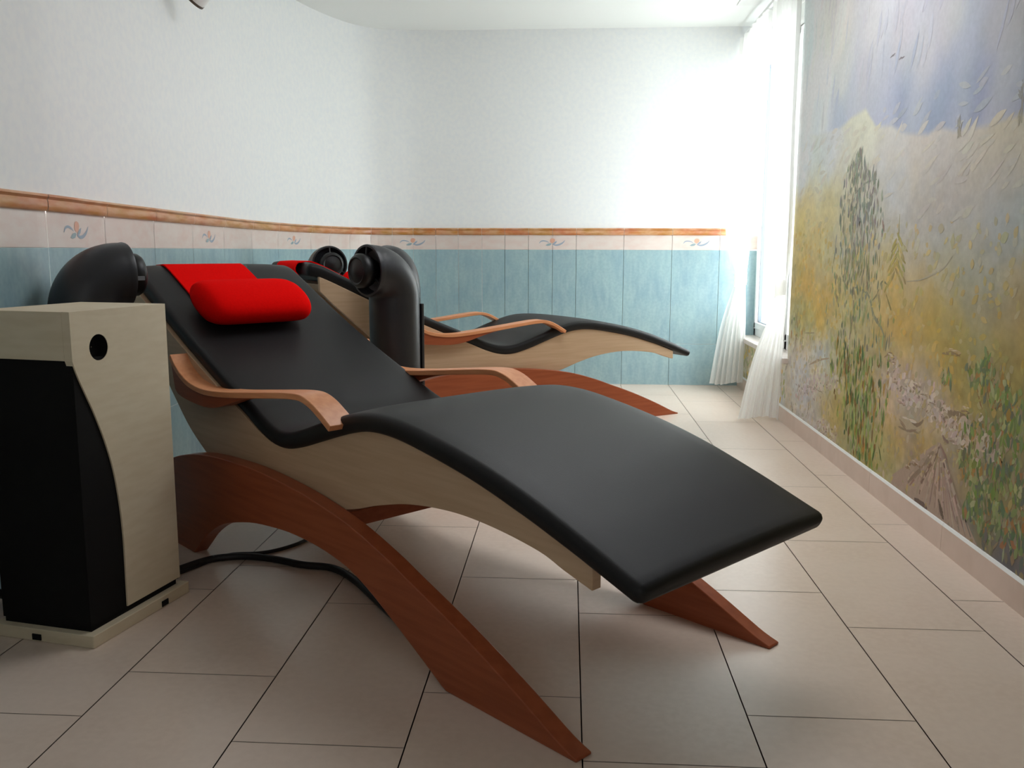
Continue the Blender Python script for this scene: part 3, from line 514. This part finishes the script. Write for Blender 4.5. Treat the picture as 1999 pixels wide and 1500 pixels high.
def make_lounger(label):
    t = empty('lounge_chair', (0, 0, 0), label=label, cat='lounger', group='wooden relaxation loungers with charcoal mattresses')
    # mattress
    mb = MB(); rings = []; n = len(MT); TH = .046
    arc = np.r_[0, np.cumsum(np.linalg.norm(np.diff(MT, axis=0), axis=1))]
    stations = [(0, d) for d in (-.0, .004, .010, .018)] + [(i, None) for i in range(1, n - 1)] + [(n - 1, d) for d in (.018, .010, .004, 0)]
    for i, d in stations:
        p, nn = MT[i].copy(), MN[i]
        f = 1.0
        if d is not None:
            f = math.sqrt(max(0, 1 - (1 - d / .018) ** 2)); tg = _tg[i]; p = p + tg * ((d - .018) if i == 0 else (.018 - d)) * 1.0
        th = TH * float(np.interp(p[0], [-2.1, -1.9, -1.6, -.2, .08], [1.25, 1.15, 1, 1, .8])); lo, hi = b0(p[0]), .70 - b0(p[0]); hh = th / 2 * (.25 + .75 * f); ins = (1 - f) * .022
        lo += ins; hi -= ins; r = .018 * (.3 + .7 * f); ring = []
        nb = 14
        for k in range(nb + 1):                                   # top, slightly crowned
            b = lo + r + (hi - lo - 2 * r) * k / nb; cr = .007 * (1 - (2 * k / nb - 1) ** 4); ring.append((b, hh + cr * f))
        for a in (60, 30, 0, -30, -60): ring.append((hi - r + r * math.cos(math.radians(a)), (hh - r) * (1 if a > 0 else 1) * (1 if a >= 0 else -1) + r * math.sin(math.radians(a)) if hh > r else hh * math.sin(math.radians(a))))
        for k in range(nb, -1, -1): ring.append((lo + r + (hi - lo - 2 * r) * k / nb, -hh))
        for a in (-60, -30, 0, 30, 60): ring.append((lo + r - r * math.cos(math.radians(a)), ((hh - r) * (1 if a >= 0 else -1) + r * math.sin(math.radians(a))) if hh > r else hh * math.sin(math.radians(a))))
        c = p - nn * th / 2
        rings.append([L_(c[0] + nn[0] * h, b, c[1] + nn[1] * h) for b, h in ring])
    mb.loft(rings); mb.build('mattress', M['leather'], t, smooth=50)
    # seat board under the mattress
    mb = MB(); rings = []
    for i in range(6, n - 5):
        p, nn = MT[i], MN[i]; th = TH * float(np.interp(p[0], [-2.1, -1.9, -1.6], [1.25, 1.15, 1])); rings.append([L_(p[0] - nn[0] * h, b, p[1] - nn[1] * h) for b, h in ((.072, th + .001), (.628, th + .001), (.628, th + .014), (.072, th + .014))])
    mb.loft(rings); mb.build('seat_board', M['maple'], t, smooth=40)
    # maple side panels
    low = [(-.008, .309), (-.021, .305), (-.089, .3246), (-.154, .345), (-.28, .362), (-.405, .366), (-.543, .352), (-.66, .325), (-.8, .285), (-1.05, .245), (-1.3, .24), (-1.45, .262), (-1.524, .298), (-1.638, .363), (-1.737, .446), (-1.85, .55), (-1.97, .655), (-2.035, .72)]
    low = [tuple(q) for q in catmull(low[1:], 5)]
    top = []
    for i in range(n):
        if -2.04 < MT[i][0] < -.004:
            th = TH * float(np.interp(MT[i][0], [-2.1, -1.9, -1.6], [1.25, 1.15, 1])); q = MT[i] - MN[i] * (th - .004); top.append(tuple(q))
    top = [q for q in top if q[0] < -.002][::-1]
    for a, b in ((.046, .070), (.630, .654)):
        mb = MB(); mb.prism(low + top, a, b, lambda s, z, w: L_(s, w, z)); mb.build('side_panel', M['maple'], t, smooth=35, bevel=.0015)
    # arched legs
    up = [(-.02, .012), (-.055, .026), (-.175, .083), (-.323, .146), (-.481, .204), (-.569, .236), (-.706, .276), (-.85, .302), (-.97, .316), (-1.1, .325), (-1.218, .327), (-1.398, .320), (-1.55, .299), (-1.68, .262), (-1.77, .20), (-1.815, .11), (-1.83, .012)]
    up = [tuple(q) for q in catmull(up, 4)]
    dn = [(-1.535, 0), (-1.50, .03), (-1.435, .083), (-1.335, .134), (-1.183, .173), (-1.046, .190), (-.945, .195), (-.83, .190), (-.72, .173), (-.64, .145), (-.564, .108), (-.445, .045), (-.375, .006)]
    dn = [tuple(q) for q in catmull(dn, 4)]
    leg = [(0, 0), (0, .006)] + up + [(-1.828, 0)] + dn + [(-.36, 0)]
    for a, b in ((0.0, .042), (.658, .70)):
        mb = MB(); mb.prism(leg, a, b, lambda s, z, w: L_(s - .012, w, z)); mb.build('arched_leg', M['cherry'], t, smooth=30, bevel=.0025)
    mb = MB()                                                     # cross rails tying the arches together
    for s, z in ((-.86, .245), (-1.5, .235)): mb.box(*L_(s - .03, .042, z - .02), *L_(s + .03, .658, z + .02))
    mb.build('cross_rail', M['cherry'], t, bevel=.002)
    # bent armrests
    at = [(-1.634, .592), (-1.60, .560), (-1.555, .535), (-1.503, .519), (-1.42, .511), (-1.297, .518), (-1.125, .537), (-.995, .552), (-.93, .557), (-.893, .555), (-.855, .544), (-.82, .527), (-.79, .510), (-.772, .499)]
    ct = catmull(at, 4); g = np.gradient(ct, axis=0); g /= np.linalg.norm(g, axis=1)[:, None]; gn = np.stack([g[:, 1], -g[:, 0]], 1); gn *= np.sign(gn[:, 1:2])
    rib = [tuple(q) for q in ct] + [tuple(q) for q in (ct - gn * .016)[::-1]]
    wedge = [tuple(q) for q in (ct - gn * .0155)[: 29]] + [tuple(q) for q in catmull([(-1.10, .524), (-1.2, .508), (-1.27, .490), (-1.35, .468), (-1.427, .459), (-1.543, .466), (-1.60, .476), (-1.622, .49)], 4)]
    for side in (0, 1):
        f = (lambda s, z, w: L_(s, w, z)) if side == 0 else (lambda s, z, w: L_(s, .70 - w, z))
        mb = MB(); mb.prism(rib, -.006, .066, f); o = mb.build('armrest', M['arm'], t, smooth=35, bevel=.002)
        mb = MB(); mb.prism(wedge, .0, .040, f); mb.build('armrest_bracket', M['cherry'], o, smooth=35, bevel=.0015)
    return t

def make_pillow(label):
    t = empty('neck_pillow', (0, 0, 0), label=label, cat='pillow', group='red neck pillows on the loungers')
    mb = MB(); rings = []; s0 = -1.715; i = int(np.argmin(abs(MT[:, 0] - s0))); p = MT[i]; nn = MN[i]; tg = np.array([nn[1], -nn[0]])
    N = 28
    for k in range(25):
        v = -1 + 2 * k / 24; f = (1 - abs(v) ** 9) ** .5 if abs(v) < 1 else 0; f = .38 + .62 * f; ring = []
        for j in range(N):
            a = 2 * math.pi * j / N; ca, sa = math.cos(a), math.sin(a)
            x = math.copysign(abs(ca) ** .85, ca) * .112 * f; h = math.copysign(abs(sa) ** .9, sa) * .056 * f
            if h < 0: h *= .92
            x += .012 * (h / .05)
            q = p + tg * x + nn * (.062 + h); ring.append(L_(q[0], .292 + .178 * v, q[1]))
        rings.append(ring)
    mb.loft(rings); mb.build('cushion', M['red'], t, smooth=60)
    mb = MB(); st = []                                            # flap lying up the backrest and over its top edge
    for s in np.linspace(-1.78, -2.045, 18): st.append(on_mat(s, .0135))
    e = MT[-1]; tg2 = np.array([-.86, .5]);
    for a in (70, 40, 10, -20, -60): st.append((e[0] - .022 - .030 * math.cos(math.radians(a)), e[1] - .026 + .034 * math.sin(math.radians(a))))
    st += [(e[0] - .03, e[1] - .075), (e[0] + .005, e[1] - .12)]
    S = np.array(st); g = np.gradient(S, axis=0); g /= np.linalg.norm(g, axis=1)[:, None]; nn2 = np.stack([g[:, 1], -g[:, 0]], 1)
    nn2 *= np.where((nn2 @ np.array([-.4, .9]))[:, None] > -.2, 1, 1)
    lo_, hi_ = .158, .44
    rings = [[L_(a[0], lo_, a[1]), L_(a[0], hi_, a[1]), L_(a[0] - m_[0] * .005, hi_, a[1] - m_[1] * .005), L_(a[0] - m_[0] * .005, lo_, a[1] - m_[1] * .005)] for a, m_ in zip(S, nn2)]
    mb.loft(rings); mb.build('flap', M['red'], t, smooth=50)
    return t

def make_pod(label):
    """Floor standing black speaker pod: column bending over towards the head; mouth faces local +x."""
    t = empty('speaker_pod', (0, 0, 0), label=label, cat='speaker', group='black speaker pods beside the loungers')
    R_, r, zc = .105, .094, .72
    mb = MB(); N = 36; rings = []
    path = [((0, 0, z), (0, 0, 1)) for z in (0, .02, .3, .55, zc)] + [((R_ - R_ * math.cos(a), 0, zc + R_ * math.sin(a)), (math.sin(a), 0, math.cos(a))) for a in np.linspace(0, math.pi / 2, 22)[1:]]
    def ring(c, d, rr):
        d = Vector(d).normalized(); y = Vector((0, 1, 0)); x = y.cross(d)
        return [Vector(c) + (x * math.cos(2 * math.pi * k / N) + y * math.sin(2 * math.pi * k / N)) * rr for k in range(N)]
    for i, (c, d) in enumerate(path): rings.append(ring(c, d, r if i > 1 else r * (.97 + .015 * i)))
    c = Vector(path[-1][0]); d = Vector((1, 0, 0))
    for off, rr in ((.012, r + .002), (.018, r), (.018, r - .007), (.005, r - .010), (-.02, r - .02), (-.03, r - .05), (-.032, .01)): rings.append(ring(c + d * off, d, rr))
    mb.loft(rings); mb.build('bent_column', M['pod'], t, smooth=40)
    mb = MB(); rings = []                                         # round driver housing in the mouth
    for off, rr in ((-.03, .030), (-.005, .045), (.015, .058), (.034, .063), (.050, .0625), (.060, .056), (.064, .049), (.060, .043), (.062, .028), (.066, .014), (.067, .003)): rings.append(ring(c + d * off, d, rr))
    mb.loft(rings); dr = mb.build('driver', M['pod_dark'], t, smooth=35)
    for k in range(3):
        a = math.radians(90 + 120 * k); y, z = math.cos(a), math.sin(a); mb = MB()
        mb.tube([(c.x + .016, y * .056, c.z + z * .056), (c.x + .012, y * .089, c.z + z * .089)], .0045, 8); mb.build('rib', M['pod_dark'], dr, smooth=40)
    mb = MB(); mb.box(c.x + .016, -.075, c.z - .014, c.x + .045, -.056, c.z - .002); mb.build('sticker', M['label_grey'], dr)
    mb = MB(); mb.box(-.098, -.055, 0, -.086, .055, .70); mb.build('back_plate', M['pod'], t, bevel=.002)
    mb = MB(); rings = [[(rr * math.cos(2 * math.pi * k / N), rr * math.sin(2 * math.pi * k / N), z) for k in range(N)] for z, rr in ((0, .115), (.012, .115), (.016, .111), (.018, .09))]
    mb.loft(rings); mb.build('foot_plate', M['pod_dark'], t, smooth=40)
    return t

def pose(o, ox, oy, th, s=-SX, b=SY, extra=0.0):
    """Place a thing at station (s, b) of a lounger whose near front foot stands at (ox, oy) with heading th."""
    o.location = (ox + math.cos(th) * s - math.sin(th) * b, oy + math.sin(th) * s + math.cos(th) * b, 0); o.rotation_euler = (0, 0, th + extra)

LA = (.032, 1.454, math.atan2(-.674, .739)); LB = (.627, 4.936, .599)
c1 = make_lounger('wooden lounger in the foreground, charcoal mattress with its foot end towards the camera'); pose(c1, *LA)
c2 = copy_tree(c1); pose(c2, *LB); c2['label'] = 'wooden lounger further back, seen from the side, foot end by the window'
p1 = make_pillow('red neck pillow on the foreground lounger'); pose(p1, *LA)
p2 = copy_tree(p1); pose(p2, *LB); p2['label'] = 'red neck pillow on the further lounger, half hidden by black speaker pods'
d1 = make_pod('black bent speaker pod behind the pale cabinet, left of the foreground lounger'); pose(d1, *LA, s=-1.735, b=-.205, extra=math.pi / 2)
for lab, L, b, e in (('black bent speaker pod between the two loungers, nearest of the middle pods', LA, .905, -math.pi / 2),
                     ('black bent speaker pod on the near side of the further lounger, behind another pod', LB, -.15, math.pi / 2),
                     ('black speaker pod beyond the red pillow of the further lounger, round mouth facing the camera', LB, .85, -math.pi / 2)):
    d = copy_tree(d1); pose(d, *L, s=-1.75, b=b, extra=e); d['label'] = lab

# ------------------------------------------------------------------ pale cabinet with black cloth front
def cabinet():
    W_, D_, H_ = .252, .328, .765
    t = empty('speaker_cabinet', (-1.080, 1.862, 0), math.atan2(.98, .2), label='pale wooden cabinet with black cloth front and round hole, against the left wall', cat='cabinet')
    # local x runs along the right face (away from the camera), y along the front face to the left
    mb = MB(); mb.box(.004, .004, .042, D_ - .002, W_ - .002, H_ - .108); mb.build('body', M['grille'], t)
    mb = MB(); mb.box(-.014, -.016, 0, D_ + .014, W_ + .014, .030); pln = mb.build('plinth', M['cab'], t, bevel=.002)
    mb = MB()
    for x, y in ((.24, -.0175), (-.0155, .14)):
        mb = MB(); mb.box(x - .012, y - .001, .004, x + .012, y + .004, .018) if x > 0 else mb.box(x - .001, y - .012, .004, x + .004, y + .012, .018)
        mb.build('screw_recess', M['grille'], pln)
    mb = MB(); mb.box(.006, .006, .030, D_ - .01, W_ - .006, .042); mb.build('shadow_gap', M['grille'], t)
    mb = MB(); mb.box(0, .0205, H_ - .108, D_, W_, H_); mb.build('top_box', M['cab'], t, bevel=.001)
    # side panel with the curved edge and a round hole, 20 mm thick
    edge = catmull([(0, H_ - .108), (.014, .620), (.036, .574), (.057, .530), (.085, .460), (.106, .388), (.119, .307), (.125, .224), (.125, .135), (.124, .046)], 5)
    cx, cz, r = .084, .680, .030
    out = [(0, H_)] + [tuple(q) for q in edge] + [(D_, .046), (D_, H_)]
    hole = [(cx + r * math.cos(a), cz + r * math.sin(a)) for a in np.linspace(0, 2 * math.pi, 33)[:-1]]
    bm = bmesh.new(); layers = []
    for y in (.0, .020):
        def loop(P): 
            v = [bm.verts.new((a, y, z)) for a, z in P]; return v, [bm.edges.new((v[i], v[(i + 1) % len(v)])) for i in range(len(v))]
        vo, eo = loop(out); vh, eh = loop(hole); bmesh.ops.triangle_fill(bm, use_beauty=True, use_dissolve=False, edges=eo + eh); layers.append((vo, vh))
    for a, b in zip(layers[0], layers[1]):
        for i in range(len(a)): bm.faces.new((a[i], a[(i + 1) % len(a)], b[(i + 1) % len(a)], b[i]))
    bmesh.ops.recalc_face_normals(bm, faces=bm.faces); me = bpy.data.meshes.new('side_panel'); bm.to_mesh(me); bm.free(); me.materials.append(M['cab'])
    o = bpy.data.objects.new('side_panel', me); COL.objects.link(o); o.parent = t
    mb = MB(); N = 32
    mb.grid([[(cx + rr * math.cos(2 * math.pi * k / N), y, cz + rr * math.sin(2 * math.pi * k / N)) for k in range(N)] for y, rr in ((.001, r - .0005), (.02, r - .002), (.0202, .001))], close_u=True)
    o = mb.build('port_tube', M['grille'], t, smooth=40)
cabinet()

def cable(name, label, pts, r, group=None):
    c = catmull([(p[0], p[1], p[2] if len(p) > 2 else r) for p in pts], 6)
    mb = MB(); mb.tube([tuple(p) for p in c], r, 8); return tag(mb.build(name, M['cable'], smooth=60), label, 'cable', group)
cable('floor_cable', 'thick black cable on the floor running from the cabinet under the foreground lounger', [(-1.10, 2.30), (-1.042, 2.40), (-.993, 2.436), (-.92, 2.447), (-.837, 2.427), (-.75, 2.39), (-.655, 2.368), (-.57, 2.28), (-.49, 2.16), (-.41, 2.04), (-.35, 1.97)], .0105)
cable('floor_cable', 'thin black cable on the floor curving away behind the arched wooden leg', [(-1.10, 2.27), (-1.060, 2.35), (-1.0, 2.465), (-.915, 2.49), (-.868, 2.521), (-.824, 2.581), (-.796, 2.652), (-.766, 2.722), (-.719, 2.82), (-.674, 2.868), (-.64, 2.912), (-.62, 2.962), (-.64, 3.1)], .0055)
cable('floor_cable', 'looped black cable on the floor left of the pale cabinet, against the wall', [(-1.36, 2.24), (-1.42, 2.17, .03), (-1.435, 2.13, .095), (-1.44, 2.10, .115), (-1.44, 2.06, .11), (-1.43, 2.04, .06), (-1.425, 2.07, .03), (-1.42, 2.12, .012), (-1.38, 2.16, .012)], .011)

# ------------------------------------------------------------------ curtains, track and wall lamp
def curtain(label, keys, folds, tie, ph):
    K = np.array(sorted(keys, key=lambda k: -k[0])); C = catmull(K, 10); rows = []; n = 90
    for k in C:
        z, ax, ay, bx, by, amp = k; d = np.array([bx - ax, by - ay]); L = np.linalg.norm(d); d /= L; nr = np.array([d[1], -d[0]])
        row = []
        for j in range(n + 1):
            u = j / n; w = amp * (math.sin(2 * math.pi * folds * u + ph + .35 * math.sin(2.1 * z)) + .35 * math.sin(2 * math.pi * folds * 2.3 * u + 1.7 * z + ph)); hem = 0
            p = np.array([ax, ay]) + d * L * u + nr * w
            row.append((p[0], p[1], z - (.012 * math.sin(5 * u + ph) if z < .1 else 0)))
        rows.append(row)
    x = sum(keys[0][1:4:2]) / 2; y = sum(keys[0][2:5:2]) / 2
    t = empty('curtain', (x, y, 0), label=label, cat='curtain', group='white sheer curtains at the window')
    mb = MB(); mb.grid([[(a - x, b - y, c) for a, b, c in r] for r in rows]); mb.build('panel', M['cloth'], t, smooth=70, fix=False)
    tx, ty, tz, rx, ry, h, ang = tie; N = 24; mb = MB()
    rr = []
    for dz, k in ((-h, .96), (-h * .6, 1.04), (0, 1.0), (h * .6, 1.05), (h, .97)):
        rr.append([(tx - x + k * (rx * math.cos(a) * math.cos(ang) - ry * math.sin(a) * math.sin(ang)), ty - y + k * (rx * math.cos(a) * math.sin(ang) + ry * math.sin(a) * math.cos(ang)), tz + dz + .012 * math.cos(a)) for a in np.linspace(0, 2 * math.pi, N + 1)[:-1]])
    mb.grid(rr, close_u=True); mb.build('tie_band', M['cloth'], t, smooth=60, fix=False)
curtain('white sheer curtain tied in the far corner, its hem just above the floor', [(2.225, 1.085, 5.96, 1.09, 5.25, .020), (1.8, 1.06, 5.94, 1.09, 5.30, .022), (1.3, 1.02, 5.92, 1.095, 5.45, .024), (1.0, 1.03, 5.90, 1.10, 5.60, .022), (.82, 1.06, 5.88, 1.115, 5.72, .016), (.72, 1.075, 5.86, 1.125, 5.80, .008), (.64, 1.06, 5.86, 1.125, 5.78, .009), (.4, .99, 5.84, 1.128, 5.74, .016), (.05, .93, 5.82, 1.12, 5.72, .022)], 6, (1.10, 5.83, .72, .045, .032, .045, -.9), .4)
curtain('white sheer curtain tied at the near edge of the window, hem touching the floor', [(2.225, 1.095, 5.12, 1.115, 4.66, .014), (1.6, 1.095, 5.10, 1.118, 4.66, .014), (1.05, 1.10, 5.04, 1.122, 4.66, .014), (.85, 1.105, 4.93, 1.125, 4.69, .012), (.70, 1.112, 4.82, 1.130, 4.73, .006), (.62, 1.10, 4.81, 1.130, 4.72, .007), (.35, 1.0, 4.80, 1.125, 4.71, .010), (.016, .925, 4.79, 1.115, 4.70, .014)], 5, (1.112, 4.775, .70, .040, .026, .04, -1.2), 1.2)
mb = MB(); mb.box(1.086, 4.60, 2.232, 1.104, 5.985, 2.250)
for y in (4.75, 5.35, 5.9): mb.box(1.09, y - .008, 2.236, XR, y + .008, 2.246)
tag(mb.build('curtain_track', M['white'], bevel=.002), 'slim white curtain track above the window', 'curtain rail')

def wall_lamp():
    u = UL - float(np.interp(3.60, _D[:800, 1], _T[:800])); x, y = wall_pt(u)
    t = empty('wall_lamp', (x, y, 1.868), label='white wall lamp high on the left wall, cut off by the top edge', cat='lamp')
    N = 24
    mb = MB(); mb.loft([[(d, rr * math.cos(2 * math.pi * k / N), .12 + rr * math.sin(2 * math.pi * k / N)) for k in range(N)] for d, rr in ((.0, .05), (.016, .05), (.02, .046))]); mb.build('wall_plate', M['white'], t, smooth=40)
    mb = MB(); mb.tube([(.015, 0, .12), (.07, 0, .128), (.145, 0, .125), (.19, 0, .105)], .009, 10); mb.build('arm', M['white'], t, smooth=60)
    ax = Vector((-.74, .10, -.62)).normalized(); c0 = Vector((.14, .0, .06)); y_ = ax.cross(Vector((0, 0, 1))).normalized(); x_ = y_.cross(ax)
    ring = lambda off, rr: [c0 + ax * off + (x_ * math.cos(2 * math.pi * k / N) + y_ * math.sin(2 * math.pi * k / N)) * rr for k in range(N)]
    mb = MB(); mb.loft([ring(o, r) for o, r in ((-.075, .012), (-.070, .03), (-.055, .046), (-.03, .055), (.06, .058), (.062, .053), (.0, .046), (-.01, .01))]); sh = mb.build('lamp_shade', M['white'], t, smooth=40)
    mb = MB(); mb.grid([ring(.058, .0592), ring(.068, .0592), ring(.068, .052), ring(.06, .052)], close_u=True); mb.build('rim', M['metal'], sh, smooth=40)
wall_lamp()
